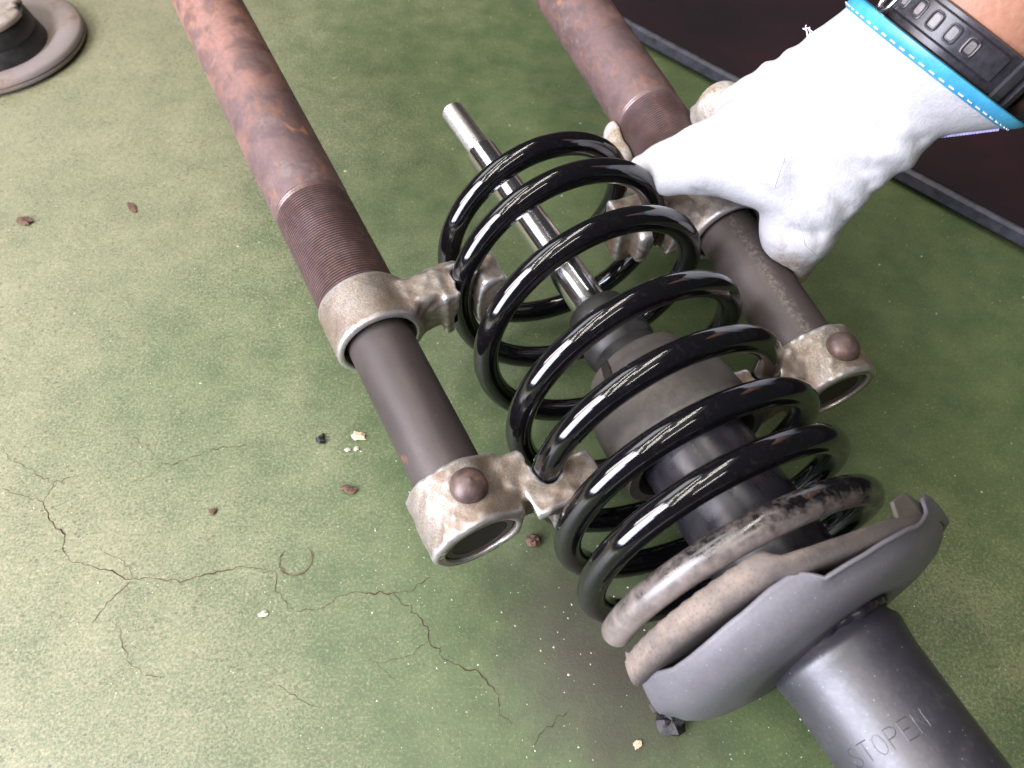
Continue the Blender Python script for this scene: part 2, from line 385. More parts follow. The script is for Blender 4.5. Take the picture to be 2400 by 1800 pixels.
def surfnets(fn, lo, hi, h):
    lo = np.array(lo, float); n = np.ceil((np.array(hi) - lo) / h).astype(int) + 1
    ax = [lo[i] + h * np.arange(n[i]) for i in range(3)]
    G = np.stack(np.meshgrid(*ax, indexing='ij'), -1).astype(np.float32)
    V = fn(G)
    s = V < 0
    nx, ny, nz = V.shape
    cs = np.zeros((nx - 1, ny - 1, nz - 1), np.int8)
    for dx in (0, 1):
        for dy in (0, 1):
            for dz in (0, 1): cs += s[dx:nx - 1 + dx, dy:ny - 1 + dy, dz:nz - 1 + dz]
    act = (cs > 0) & (cs < 8)
    idx = -np.ones(act.shape, int); idx[act] = np.arange(act.sum())
    I = np.argwhere(act)
    acc = np.zeros((len(I), 3)); cnt = np.zeros(len(I))
    corners = [(a, b, c) for a in (0, 1) for b in (0, 1) for c in (0, 1)]
    for A in corners:
        for axn in range(3):
            if A[axn]: continue
            B = list(A); B[axn] = 1
            va = V[I[:, 0] + A[0], I[:, 1] + A[1], I[:, 2] + A[2]]; vb = V[I[:, 0] + B[0], I[:, 1] + B[1], I[:, 2] + B[2]]
            c = (va < 0) != (vb < 0)
            tt = np.where(c, va / np.where(c, va - vb, 1), 0)
            p = np.array(A, float)[None] + np.zeros((len(I), 3)); p[:, axn] += tt
            acc[c] += p[c]; cnt[c] += 1
    P = lo + h * (I + acc / cnt[:, None])
    F = []
    for axn in range(3):
        sl0 = [slice(None)] * 3; sl1 = [slice(None)] * 3
        sl0[axn] = slice(0, -1); sl1[axn] = slice(1, None)
        e = s[tuple(sl0)] != s[tuple(sl1)]
        o1, o2 = (axn + 1) % 3, (axn + 2) % 3
        E = np.argwhere(e)
        ok = (E[:, o1] > 0) & (E[:, o2] > 0) & (E[:, o1] < V.shape[o1] - 1) & (E[:, o2] < V.shape[o2] - 1)
        E = E[ok]
        inside = s[tuple(E.T)]
        q = []
        for d1, d2 in ((-1, -1), (0, -1), (0, 0), (-1, 0)):
            c = E.copy(); c[:, o1] += d1; c[:, o2] += d2; q.append(idx[tuple(c.T)])
        q = np.stack(q, 1)
        q[~inside] = q[~inside][:, ::-1]
        F.append(q)
    return P, np.concatenate(F)
def smin(a, b, k):
    h = np.clip(0.5 + 0.5 * (b - a) / k, 0, 1); return b * (1 - h) + a * h - k * h * (1 - h)
def smax(a, b, k): return -smin(-a, -b, k)
def seg(G, a, b, ra, rb):
    a = np.array(a, np.float32); b = np.array(b, np.float32)
    d = b - a; u = np.clip(((G - a) @ d) / (d @ d), 0, 1)
    return np.linalg.norm(G - a - u[..., None] * d, axis=-1) - (ra + (rb - ra) * u)
def rbox(G, c, hf, r):
    q = np.abs(G - np.array(c, np.float32)) - (np.array(hf, np.float32) - r)
    return np.linalg.norm(np.maximum(q, 0), axis=-1) + np.minimum(q.max(-1), 0) - r
def catmull(kn, y, t):
    kn = np.asarray(kn); y = np.asarray(y); m = np.gradient(y, kn)
    i = np.clip(np.searchsorted(kn, t) - 1, 0, len(kn) - 2); hh = kn[i + 1] - kn[i]; s = (t - kn[i]) / hh
    return (2 * s**3 - 3 * s**2 + 1) * y[i] + (s**3 - 2 * s**2 + s) * hh * m[i] + (-2 * s**3 + 3 * s**2) * y[i + 1] + (s**3 - s**2) * hh * m[i + 1]

STRUT = Frame((-0.0365, 0.4401, 0.0755), (0.4388, -0.8986, 0.0))
SPRING = Frame((0.0167, 0.3340, 0.0785), (0.372, -0.928, -0.0233))
LEFT = Frame((-0.2004, 0.4997, 0.1080), (0.4576, -0.8852, -0.0839))
RIGHT = Frame((0.0451, 0.5458, 0.0960), (0.3612, -0.9280, -0.0910))

# ------------------------------------------------------------------ floor
n = 2
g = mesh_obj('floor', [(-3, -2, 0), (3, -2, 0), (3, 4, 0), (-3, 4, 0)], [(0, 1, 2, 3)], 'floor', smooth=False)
tag(g, 'worn green painted concrete workshop floor', kind='structure')
CRACKS = [
 (1.0, [[-0.2962,0.2017],[-0.2828,0.198],[-0.2686,0.1936],[-0.2607,0.1821],[-0.2488,0.1737],[-0.2469,0.1642],[-0.2418,0.1582],[-0.2281,0.1549],[-0.2146,0.1516],[-0.2053,0.1477],[-0.1987,0.1484],[-0.1885,0.1477],[-0.1759,0.1471],[-0.1667,0.1503],[-0.1547,0.1529],[-0.1463,0.1549],[-0.1385,0.1536],[-0.1344,0.1516],[-0.1276,0.1523]]),
 (0.6, [[-0.2052,0.1471],[-0.211,0.1394],[-0.2149,0.132],[-0.2188,0.1246]]),
 (0.6, [[-0.3055,0.2301],[-0.2991,0.2222],[-0.2885,0.2176],[-0.2801,0.213],[-0.2731,0.2084],[-0.2669,0.2061],[-0.2584,0.2092],[-0.2519,0.2099]]),
 (0.6, [[-0.2669,0.2061],[-0.2674,0.198],[-0.2686,0.1936]]),
 (0.55, [[-0.1276,0.1523],[-0.1267,0.1471],[-0.1262,0.1407],[-0.1198,0.1357],[-0.1186,0.132],[-0.111,0.1301],[-0.099,0.132],[-0.0937,0.1376]]),
 (1.0, [[-0.0955,0.136],[-0.0937,0.1376],[-0.0878,0.1394],[-0.0842,0.141],[-0.0755,0.1403],[-0.0632,0.1405],[-0.0564,0.1332],[-0.0487,0.1277],[-0.0436,0.1222],[-0.0431,0.1151],[-0.0368,0.1081],[-0.0295,0.1036],[-0.0212,0.1002],[-0.0142,0.0974],[-0.0083,0.0902],[-0.0059,0.0794],[-0.0002,0.0752]]),
 (0.45, [[-0.0431,0.1151],[-0.0532,0.1076],[-0.0659,0.1041]]),
 (0.55, [[-0.0632,0.1407],[-0.0546,0.1407],[-0.0512,0.1452],[-0.044,0.149]]),
 (0.5, [[-0.2074,0.1271],[-0.1978,0.1104],[-0.192,0.1024],[-0.1838,0.0979],[-0.1743,0.0974]]),
 (0.5, [[-0.2067,0.2183],[-0.1985,0.2183],[-0.1913,0.2225],[-0.1839,0.2262],[-0.1736,0.2298],[-0.1585,0.2304]]),
 (0.4, [[-0.2318,0.1669],[-0.22,0.1615],[-0.208,0.1549],[-0.2036,0.1484]]),
 (0.4, [[-0.1191,0.0935],[-0.1116,0.0902],[-0.1016,0.0848],[-0.0922,0.0826]]),
 (0.4, [[-0.0732,0.1064],[-0.0643,0.1002],[-0.0582,0.0963]]),
 (0.35, [[-0.238,0.2414],[-0.225,0.2349],[-0.2141,0.2254],[-0.2067,0.2183]]),
 (0.35, [[-0.2065,0.2176],[-0.2113,0.2099],[-0.2222,0.2054]]),
 (0.5, [[0.0102,0.0655],[0.013,0.0705],[0.0195,0.074],[0.0222,0.079],[0.027,0.081]]),
 (0.4, [[0.0155,0.1665],[0.0255,0.158],[0.034,0.1515],[0.041,0.1465]]),
]
def jag(P, amp, step=0.0022):
    P = [np.array(p, float) for p in P]; out = []
    for a, b in zip(P[:-1], P[1:]):
        L = np.linalg.norm(b - a); k = max(2, int(L / step)); nr = np.array([-(b - a)[1], (b - a)[0]]) / L
        for i in range(k):
            u = i / k; out.append(a + (b - a) * u + nr * RNG.normal(0, amp) * min(1, 4 * u * (1 - u) + 0.3))
    out.append(P[-1]); return np.array(out)
def ribbon(P, wmax, z):
    P = np.array(P); T = np.gradient(P, axis=0); T /= np.linalg.norm(T, axis=1)[:, None] + 1e-9
    N = np.stack([-T[:, 1], T[:, 0]], 1); m = len(P)
    u = np.linspace(0, 1, m); env = np.minimum(1, np.minimum(u, 1 - u) * 8 + 0.15)
    wd = wmax * env * RNG.uniform(0.4, 1.0, m) * (0.7 + 0.3 * np.sin(u * 23 + RNG.uniform(0, 6)))
    wd = np.maximum(wd, wmax * 0.25)
    A = P + N * wd[:, None] * 0.5; B = P - N * wd[:, None] * 0.5
    V = [(*a, z) for a in A] + [(*b, z) for b in B]
    return V, [(i + 1, i, m + i, m + i + 1) for i in range(m - 1)]
for i, (w, P) in enumerate(CRACKS):
    v, f = ribbon(jag(P, 0.0007), 0.0009 * w, 0.0002 + 0.00001 * i)
    mesh_obj('crack', v, f, 'crack', g, smooth=False)
# curved scuff left by a pipe end
a = np.radians(np.linspace(60, -215, 60)); ctr = np.array([-0.1182, 0.1588])
v, f = ribbon(ctr + 0.0088 * np.stack([np.cos(a), np.sin(a)], 1) + RNG.normal(0, 0.0002, (60, 2)), 0.0016, 0.0005)
mesh_obj('ring_scuff', v, f, 'stain', g, smooth=False)

# ------------------------------------------------------------------ dark mat in the back corner
e0 = np.array([0.1125, 0.6501]); e1 = np.array([0.3661, 0.3867]); ed = (e1 - e0) / np.linalg.norm(e1 - e0); en = np.array([ed[1], -ed[0]])
en = -en if en @ np.array([1, 1]) < 0 else en
mt = bpy.data.objects.new('rubber_mat', None); col_.objects.link(mt)
tag(mt, 'low black mat with scuffed grey edge lying behind the gloved hand', 'mat')
def strip(u0, u1, prof, mat, name, bev=None):
    V = []; F = []
    k = len(prof)
    for u in (u0, u1):
        for dd, z in prof:
            p = e0 + ed * u + en * dd; V.append((p[0], p[1], z))
    for i in range(k):
        j = (i + 1) % k; F.append((i, j, k + j, k + i))
    F += [tuple(range(k - 1, -1, -1)), tuple(range(k, 2 * k))]
    return mesh_obj(name, V, F, mat, mt, smooth=False)
strip(-1.2, 1.2, [(0.0050, 0.004), (1.6, 0.004), (1.6, 0.0165), (0.0050, 0.0165)], 'mat', 'mat_sheet')
strip(-1.2, 1.2, [(0.000, 0.0060), (0.0045, 0.0060), (0.0045, 0.0160), (0.0025, 0.0160), (0.0005, 0.0140)], 'mat_edge', 'edge_trim')
strip(-1.2, 1.2, [(0.006, 0.0005), (1.55, 0.0005), (1.55, 0.0035), (0.006, 0.0035)], 'dark', 'underlay')

# ------------------------------------------------------------------ coil spring
K1 = np.arange(-0.5, 7.51, 0.25)
ZK = np.array([-0.287,-0.138,-0.005,0.11,0.229,0.356,0.474,0.609,0.766,0.93,1.089,1.244,1.417,1.608,1.791,1.941,2.067,2.18,2.294,2.413,2.535,2.651,2.752,2.847,2.941,3.034,3.128,3.229,3.331,3.423,3.5,3.563,3.625]) * 0.065
K2 = np.arange(-0.5, 7.6, 1.0)
RK = np.array([0.817,0.939,0.993,0.988,0.994,1.001,0.992,0.987,0.984]) * 0.065
CAM = np.array([0, 0, 0.4005]); FW = np.array([0, math.cos(math.radians(55.466)), -math.sin(math.radians(55.466))])
# the wire's start angle: measured from the side of the axis that faces up and back
nn = -FW; uu = nn - SPRING.d * (nn @ SPRING.d); uu /= np.linalg.norm(uu); vv = np.cross(SPRING.d, uu)
WIRE = 0.0065
def wire_pts(t):
    t = np.asarray(t, float); z = catmull(K1, ZK, t); r = catmull(K2, RK, t); th = 2 * np.pi * t
    return SPRING.o + z[:, None] * SPRING.d + (r * np.cos(th))[:, None] * uu + (r * np.sin(th))[:, None] * vv
T = np.linspace(-0.42, 7.195, 760)
WP = wire_pts(T)
sp = SPRING.empty('coil_spring')
tag(sp, 'glossy black coil spring squeezed between the two rusty compressors', 'spring')
n = 28
V, F = sweep(SPRING.l(WP), WIRE, n)
V = np.array(V)
dust = np.repeat(np.clip((T - 6.72) / 0.45, 0, 1) * 0.62, n)
# dust lies on the faces toward the strut seat
dust = dust + np.repeat(np.clip((T - 6.5) / 0.3, 0, 1), n) * np.clip((V[:, 0] - np.repeat(SPRING.l(WP)[:, 0], n)) / WIRE, 0, 1) * 0.35
mesh_obj('coil_wire', V, F, 'coil', sp, sharp=60, attr={'dust': dust})

# ------------------------------------------------------------------ shock strut
st = STRUT.empty('shock_strut')
tag(st, 'dusty black strut with chrome rod running through the black coil spring', 'strut')
# threaded tip + chrome rod
prof = [(-0.010, 0.0050), (-0.0085, 0.0068)]
a = -0.0085
while a < 0.036:
    prof += [(a + 0.0005, 0.0078), (a + 0.0009, 0.0078), (a + 0.0014, 0.0067), (a + 0.0018, 0.0067)]; a += 0.0018
prof += [(0.0380, 0.0070), (0.0405, 0.0070)]
mesh_obj('threaded_tip', *lathe(prof, 40), 'thread', st, sharp=80)
mesh_obj('piston_rod', *lathe([(0.0385, 0.0070), (0.0388, 0.0096), (0.0396, 0.0104), (0.19, 0.0104), (0.27, 0.0104)], 64), 'chrome', st, sharp=30)
# bump stop (ribbed rubber) and dust cover cap
prof = [(0.186, 0.0095), (0.186, 0.013), (0.188, 0.0165), (0.194, 0.0178), (0.199, 0.0165), (0.2015, 0.0155), (0.204, 0.0172), (0.210, 0.0195), (0.216, 0.0190), (0.219, 0.0175), (0.222, 0.0185), (0.232, 0.0205), (0.244, 0.0205), (0.26, 0.019)]
mesh_obj('bump_stop', *lathe(prof, 56), 'rubber_black', st)
V, F = lathe([(0.229, 0.0225), (0.2285, 0.0245), (0.2295, 0.0262), (0.232, 0.0275), (0.2345, 0.0283), (0.236, 0.0290), (0.2375, 0.0300), (0.242, 0.0322), (0.247, 0.0340), (0.252, 0.0368), (0.2750, 0.0382), (0.2765, 0.0391), (0.2785, 0.0391), (0.280, 0.0382), (0.2855, 0.0382), (0.287, 0.0375), (0.287, 0.0325), (0.270, 0.031), (0.24, 0.024), (0.232, 0.0225)], 84, closed=True)
V = np.array(V)
# the split in the cover's rim
ang = np.degrees(np.arctan2(V[:, 2], V[:, 1]))
cap = mesh_obj('dust_cover', V, F, 'rubber_grey', st, sharp=45)
def patch(name, a0, a1, p0, p1, r, mat, parent, m=10, k=14, th=0.0006):
    V = []; F = []
    for i in range(m):
        a = a0 + (a1 - a0) * i / (m - 1)
        for j in range(k):
            p = math.radians(p0 + (p1 - p0) * j / (k - 1)); rr = r(a) if callable(r) else r
            V.append((a, rr * math.cos(p), rr * math.sin(p)))
    for i in range(m - 1):
        for j in range(k - 1): F.append((i * k + j, i * k + j + 1, (i + 1) * k + j + 1, (i + 1) * k + j))
    o = mesh_obj(name, V, F, mat, parent)
    md = o.modifiers.new('solid', 'SOLIDIFY'); md.thickness = th; md.offset = 1
    return o
# torn notch of the cover, showing dark inside
tr = patch('tear', 0.2300, 0.2530, 136, 145, lambda a: np.interp(a, [0.2300, 0.2325, 0.2375, 0.247, 0.253], [0.0266, 0.0279, 0.0302, 0.0342, 0.0370]) + 0.0003, 'dark', cap)
# strut body
mesh_obj('upper_body', *lathe([(0.262, 0.012), (0.266, 0.0258), (0.268, 0.0272), (0.33, 0.0273), (0.379, 0.0262)], 84), 'boot', st, sharp=30)
prof = [(0.366, 0.0264), (0.3835, 0.0264), (0.3870, 0.0272), (0.3895, 0.0290), (0.3920, 0.0293), (0.3950, 0.0287), (0.402, 0.0278), (0.43, 0.0272), (0.56, 0.0272), (0.565, 0.0255)]
body = mesh_obj('body_tube', *lathe(prof, 96), 'strut', st, sharp=50)
# uneven painted-over weld where the body meets the seat
Pw = []; Rw = []
for k in range(241):
    p = 2 * np.pi * k / 240
    lump_ = 0.35 * math.sin(5 * p + 1) + 0.3 * math.sin(9 * p + 2.2) + 0.2 * math.sin(23 * p)
    Pw.append((0.3842 - 0.0028 * math.cos(p - 0.52) * 0.4 + 0.0005 * lump_, (0.0272 + 0.0006 * lump_) * math.cos(p), (0.0272 + 0.0006 * lump_) * math.sin(p))); Rw.append(0.0024 + 0.0007 * lump_)
mesh_obj('weld_bead', *sweep(Pw, np.array(Rw), 12), 'boot', st)
# stamped letters S T O P E N round the tube
GL = {'S': [[(.9, .85), (.6, 1), (.25, .95), (.1, .75), (.3, .56), (.7, .45), (.9, .25), (.7, .04), (.35, 0), (.05, .15)]],
      'T': [[(0, 1), (1, 1)], [(.5, 1), (.5, 0)]],
      'O': [[(.5 + .45 * math.cos(x), .5 + .5 * math.sin(x)) for x in np.linspace(0, 2 * np.pi, 22)]],
      'P': [[(.05, 0), (.05, 1), (.6, 1), (.9, .88), (.92, .68), (.65, .5), (.05, .48)]],
      'E': [[(.95, 1), (.05, 1), (.05, 0), (.95, 0)], [(.05, .52), (.75, .52)]],
      'N': [[(.05, 0), (.05, 1), (.95, 0), (.95, 1)]]}
parts = []
lw, lh, r = 0.0046, 0.0070, 0.0273
for i, ch in enumerate('STOPEN'):
    for line in GL[ch]:
        P = []
        L = np.array(line)
        for q0, q1 in zip(L[:-1], L[1:]):
            for u in np.linspace(0, 1, 5)[:-1]: P.append(q0 + (q1 - q0) * u)
        P.append(L[-1])
        W = []
        for x, y in P:
            p = math.radians(160.5 - i * 12.1) - x * lw / r
            W.append((0.4285 - y * lh, r * math.cos(p), r * math.sin(p)))
        parts.append(sweep(W, 0.00022, 6))
mesh_obj('stamped_lettering', *merge(*parts), 'strut', body)
# spring seat dish: plate, wavy lip
def lip(p):  # p degrees (0..360): height of lip edge along the axis
    return np.interp(p, [0, 30, 40, 46, 52, 57, 64, 72, 82, 95, 101, 104, 107, 111, 118, 130, 145, 160, 170, 176, 182, 190, 230, 300, 340, 360],
                     [0.3740, 0.3720, 0.3640, 0.3612, 0.3628, 0.3685, 0.3712, 0.3728, 0.3746, 0.3765, 0.3760, 0.3735, 0.3690, 0.3668, 0.3668, 0.3684, 0.3697, 0.3692, 0.3660, 0.3636, 0.3700, 0.3770, 0.3770, 0.3760, 0.3750, 0.3740])
V = []; F = []; NP_ = 180
rows = [(0.0285, 'p', 0.0), (0.045, 'p', -0.0003), (0.056, 'p', -0.0014), (0.063, 'p', -0.0034), (0.068, 'p', -0.0062), (0.0712, 'p', -0.0095), (0.0728, 'l', 0.25), (0.0738, 'l', 0.55), (0.0742, 'l', 0.8), (0.0748, 'l', 1.0)]
for k in range(NP_):
    pd = 360 * k / NP_; p = math.radians(pd)
    base = 0.3852 - 0.0040 * math.cos(math.radians(pd - 35))
    for r, kd, v in rows:
        fl = 0.0045 * v * np.interp(pd, [150, 168, 177, 186, 194], [0, 0.35, 1, 0.6, 0]) if kd == 'l' else 0.0
        r = r + fl
        if kd == 'p': a = base + v
        else:
            b0 = base - 0.0098; wv = 0.00022 * (math.sin(p * 5 + 1) + 0.8 * math.sin(p * 11.3 + 2) + 0.35 * math.sin(p * 29)) * v; a = (b0 + (lip(pd) - b0) * v if lip(pd) < b0 else b0 - 0.0004 * v) + wv
        V.append((a, -0.0045 * min(1, (r - 0.0285) / 0.04) + r * 0.951 * math.cos(p) if r > 0.03 else r * math.cos(p), r * (0.951 if r > 0.03 else 1) * math.sin(p)))
m = len(rows)
for k in range(NP_):
    l = (k + 1) % NP_
    for i in range(m - 1): F.append((k * m + i, k * m + i + 1, l * m + i + 1, l * m + i))
seat = mesh_obj('spring_seat', V, F, 'dish', st, sharp=60)
md = seat.modifiers.new('solid', 'SOLIDIFY'); md.thickness = 0.0015; md.offset = 0
# ochre dust packed inside the dish
mesh_obj('packed_dust', *lathe([(0.3800, 0.028), (0.3790, 0.05), (0.3780, 0.056), (0.3780, 0.0575)], 90), 'dish_dust', st)
# rubber seat under the last coil: fat on the left, thin ramp to the right
ctr_b, ctr_c = -0.011, -0.002
P = []; RA = []; RB = []
angs = np.linspace(180, -70, 130)
for p in angs:
    fat = np.interp(p, [-70, 60, 100, 108, 113, 193], [0.0042, 0.0042, 0.0044, 0.0050, 0.0066, 0.0068])
    sc = np.interp(p, [-70, 60, 90, 108, 113, 193], [0.3700, 0.3690, 0.3668, 0.3640, 0.3600, 0.3602])
    rr = np.interp(p, [-70, 60, 85, 105, 193], [0.0540, 0.0570, 0.0595, 0.0630, 0.0630])
    cc = np.interp(p, [-70, 60, 100, 193], [0.0, 0.0, -0.006, -0.012])
    P.append((sc, rr, math.radians(p), fat, cc))
V = []; F = []; n = 22
for i_, (sc, rr, p, fat, cb) in enumerate(P):
    for k in range(n):
        q = 2 * np.pi * k / n
        cx = math.copysign(abs(math.cos(q)) ** 0.5, math.cos(q)); sx = math.copysign(abs(math.sin(q)) ** 0.6, math.sin(q))
        R_ = rr + 0.0085 * cx * (1 if cx > 0 else 2.9) + (0.0012 * sx if cx > 0 else 0)
        wob = 0.00022 * math.sin(i_ * 2.1) if 110 < math.degrees(p) < 190 and sx < -0.5 else 0
        V.append((sc + fat * sx + wob, cb + R_ * math.cos(p), R_ * math.sin(p)))
m = len(P)
for i in range(m - 1):
    for k in range(n):
        l = (k + 1) % n; F.append((i * n + k, i * n + l, (i + 1) * n + l, (i + 1) * n + k))
F += [tuple(range(n - 1, -1, -1)), tuple((m - 1) * n + k for k in range(n))]
rs = mesh_obj('rubber_seat', V, F, 'seat_rubber', st, sharp=50)
# locating tongue at the end of the rubber, drain tab and rubber ear on the right
def slab(name, pts, th, mat, parent):
    """pts: polygon in local (a,b,c); thickness along polygon normal"""
    P = np.array(pts, float); nr = np.cross(P[1] - P[0], P[2] - P[0]); nr /= np.linalg.norm(nr); k = len(P)
    V = list(P + nr * th / 2) + list(P - nr * th / 2)
    F = [tuple(range(k)), tuple(range(2 * k - 1, k - 1, -1))] + [(i, k + i, k + (i + 1) % k, (i + 1) % k) for i in range(k)]
    o = mesh_obj(name, V, F, mat, parent, smooth=False)
    md = o.modifiers.new('bev', 'BEVEL'); md.width = th * 0.3; md.segments = 2
    return o
def cyl_pt(a, r, p): return (a, r * math.cos(math.radians(p)), r * math.sin(math.radians(p)))
slab('locating_tongue', [cyl_pt(0.352, 0.0785, 184), cyl_pt(0.3545, 0.080, 178), cyl_pt(0.3600, 0.0765, 170), cyl_pt(0.3600, 0.0740, 186)], 0.003, 'seat_rubber', rs)
slab('drain_tab', [(0.3725, -0.0690, -0.010), (0.3765, -0.0690, -0.010), (0.3765, -0.0785, -0.012), (0.3725, -0.0785, -0.012)], 0.0016, 'seat_rubber', seat)
slab('seat_ear', [cyl_pt(0.3590, 0.0640, 66), cyl_pt(0.3570, 0.0645, 55), cyl_pt(0.3640, 0.0645, 46), cyl_pt(0.3700, 0.0640, 56), cyl_pt(0.3690, 0.0640, 72)], 0.0018, 'rubber_grey', rs)

# ------------------------------------------------------------------ spring compressors
def casting(name, fr, a0, a1, side, wall, parent, bore, near_t):
    """cast collar with an arm and a saddle that grips one coil; side=+1/-1: spring lies on +b/-b; wall=+1: saddle behind the coil (+a)"""
    tw = np.arange(near_t - 0.144, near_t + 0.1441, 0.018); wp = fr.l(wire_pts(tw)).astype(np.float32)
    am = (a0 + a1) / 2; hl = (a1 - a0) / 2
    wc = wp[len(wp) // 2]
    lo = (a0 - 0.012, -0.030 if side > 0 else -0.082, -0.034); hi = (a1 + 0.012, 0.082 if side > 0 else 0.030, 0.034)
    wb_ = abs(wc[1])
    def fn(G):
        a = G[..., 0]; b = G[..., 1] * side; c = G[..., 2]
        S = np.stack([a, b, c], -1)
        r = np.hypot(G[..., 1], c)
        colr = smax(r - 0.0236, np.abs(a - am) - hl, 0.003)
        # flared lower rim
        arm = rbox(S, (am + 0.001 * wall, 0.034, -0.001), (hl * 0.78, 0.022, 0.0125), 0.004)
        arm = smin(arm, rbox(S, (am - 0.002 * wall, 0.030, 0.006), (hl * 0.62, 0.012, 0.0110), 0.004), 0.004)
        wcx = wc[0]; 
        jaw = rbox(S, (wcx + wall * 0.0045, wb_ + 0.004, -0.001), (0.0105, 0.0185, 0.0165), 0.0020)
        d = smin(smin(colr, arm, 0.007), jaw, 0.003)
        # waist hollow between collar and saddle
        d = smax(d, -seg(S, (am + 0.019 * wall, 0.029, -0.03), (am + 0.015 * wall, 0.029, 0.006), 0.0085, 0.0065), 0.004)
        # groove for the wire, open towards -wall
        gw = None
        for i in range(len(wp) - 1):
            for off in (0.0, -0.006 * wall, -0.013 * wall):
                e = seg(G, wp[i] + (off, 0, 0), wp[i + 1] + (off, 0, 0), WIRE + 0.0003, WIRE + 0.0003)
                gw = e if gw is None else np.minimum(gw, e)
        d = smax(d, -gw, 0.0015)
        d = smax(d, -(r - bore), 0.0009)
        ro = np.sin(G[..., 0] * 230 + 2.5 * np.sin(G[..., 1] * 170 + 1.3)) * np.sin(G[..., 2] * 210 + 1.7 * np.sin(G[..., 0] * 140))
        keep = np.clip((r - bore - 0.003) / 0.003, 0, 1)
        return d + (0.00045 * ro + 0.0002 * np.sin(G[..., 1] * 700 + 4 * np.sin(G[..., 2] * 310)) * np.sin(G[..., 0] * 640)) * keep
    V, F = surfnets(fn, lo, hi, 0.0009)
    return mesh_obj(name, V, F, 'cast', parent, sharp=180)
def compressor(fr, label, side, a_top, th0, th1, up0, up1, lo0, lo1, tu, tl, rust, ox):
    e = fr.empty('spring_compressor')
    tag(e, label, 'compressor', 'pair of spring compressors')
    ru, rl = 0.0222, 0.01725
    mesh_obj('upper_tube', *lathe([(a_top, 0.0185), (a_top + 0.004, 0.0208), (a_top + 0.012, ru - 0.0004), (a_top + 0.02, ru), (th0 - 0.002, ru), (th0, ru - 0.0006)], 90), rust, e, sharp=35)
    prof = [(th0 - 0.0005, 0.0190)]; a = th0
    while a < th1:
        dp = 0.0013 * min(1.0, 0.25 + (a - th0) / 0.012)
        prof += [(a, ru - 0.0003 - dp), (a + 0.0004, ru - 0.0003 - dp), (a + 0.0009, ru - 0.0003), (a + 0.00125, ru - 0.0003)]; a += 0.00165
    prof += [(th1, 0.018)]
    mesh_obj('thread', *lathe(prof, 90), 'rust_thread', e, sharp=60)
    casting('upper_jaw', fr, up0, up1, side, -1, e, 0.0198, tu)
    lj = casting('lower_jaw', fr, lo0, lo1, side, 1, e, 0.0178, tl)
    mesh_obj('inner_tube', *lathe([(th1 - 0.01, rl), (lo1 - 0.002, rl), (lo1 - 0.0015, rl - 0.0012), (lo1 - 0.002, 0.0138), (lo1 - 0.06, 0.0135)], 80), ox, e, sharp=35)
    mesh_obj('tube_bore', *lathe([(lo1 - 0.0022, 0.0137), (lo1 - 0.058, 0.0132), (lo1 - 0.0581, 0.0)], 64), 'tube_bore', e, sharp=35)
    return e, lj
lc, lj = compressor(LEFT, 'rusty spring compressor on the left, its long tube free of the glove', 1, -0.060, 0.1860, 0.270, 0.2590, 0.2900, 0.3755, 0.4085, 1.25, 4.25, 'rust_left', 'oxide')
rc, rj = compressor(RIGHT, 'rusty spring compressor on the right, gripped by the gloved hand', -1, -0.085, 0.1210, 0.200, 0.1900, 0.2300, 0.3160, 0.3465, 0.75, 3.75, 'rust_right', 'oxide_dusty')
def rivet(parent, fr, a, p, r0):
    # domed pin head on the collar
    prof = [(0.0, 0.0), (0.0008, 0.0035), (0.0022, 0.0062), (0.0042, 0.0079), (0.0062, 0.0086), (0.0078, 0.0086), (0.0085, 0.0080)]
    V = []; F = []; n = 36
    d = np.array([0, math.cos(math.radians(p)), math.sin(math.radians(p))]); e1_ = np.array([1.0, 0, 0]); e2_ = np.cross(d, e1_)
    top = r0 + 0.0075
    for h_, rr in prof:
        for k in range(n):
            q = 2 * np.pi * k / n; V.append(np.array([a, 0, 0]) + d * (top - h_) + rr * (math.cos(q) * e1_ + math.sin(q) * e2_))
    for i in range(len(prof) - 1):
        for k in range(n):
            l = (k + 1) % n; F.append((i * n + k, i * n + l, (i + 1) * n + l, (i + 1) * n + k))
    F.append(tuple((len(prof) - 1) * n + k for k in range(n)))
    mesh_obj('rivet_head', V, F, 'rivet', parent, sharp=60)
rivet(lj, LEFT, 0.3900, 84, 0.0225)
rivet(rj, RIGHT, 0.3315, 82, 0.0225)

# ------------------------------------------------------------------ gloved hand, wrist, watch
axis = np.array([0.505, 0.21, 0.837]); axis /= np.linalg.norm(axis)
E1 = np.array([0.774, -0.538, -0.333]); E1 -= axis * (E1 @ axis); E1 /= np.linalg.norm(E1)
E2 = np.cross(axis, E1)
WC = np.array([0.1775, 0.339, 0.1664]); CC = np.array([0.1990, 0.3288, 0.1898])
HL = (CC - WC) @ axis
def cone(G, off, h0, h1):
    h = ((G - WC) @ axis.astype(np.float32)) / HL
    hc = np.clip(h, -1.2, 1.2)
    ctr = WC + hc[..., None] * (CC - WC)
    x = (G - ctr) @ E1; y = (G - ctr) @ E2
    ra = 0.0365 + 0.0118 * hc - off; rb = 0.0275 + 0.0075 * hc - off
    k = np.sqrt((x / ra) ** 2 + (y / rb) ** 2)
    d = (k - 1) * rb
    return smax(d, np.maximum((h - h1), (h0 - h)) * HL, 0.0008)
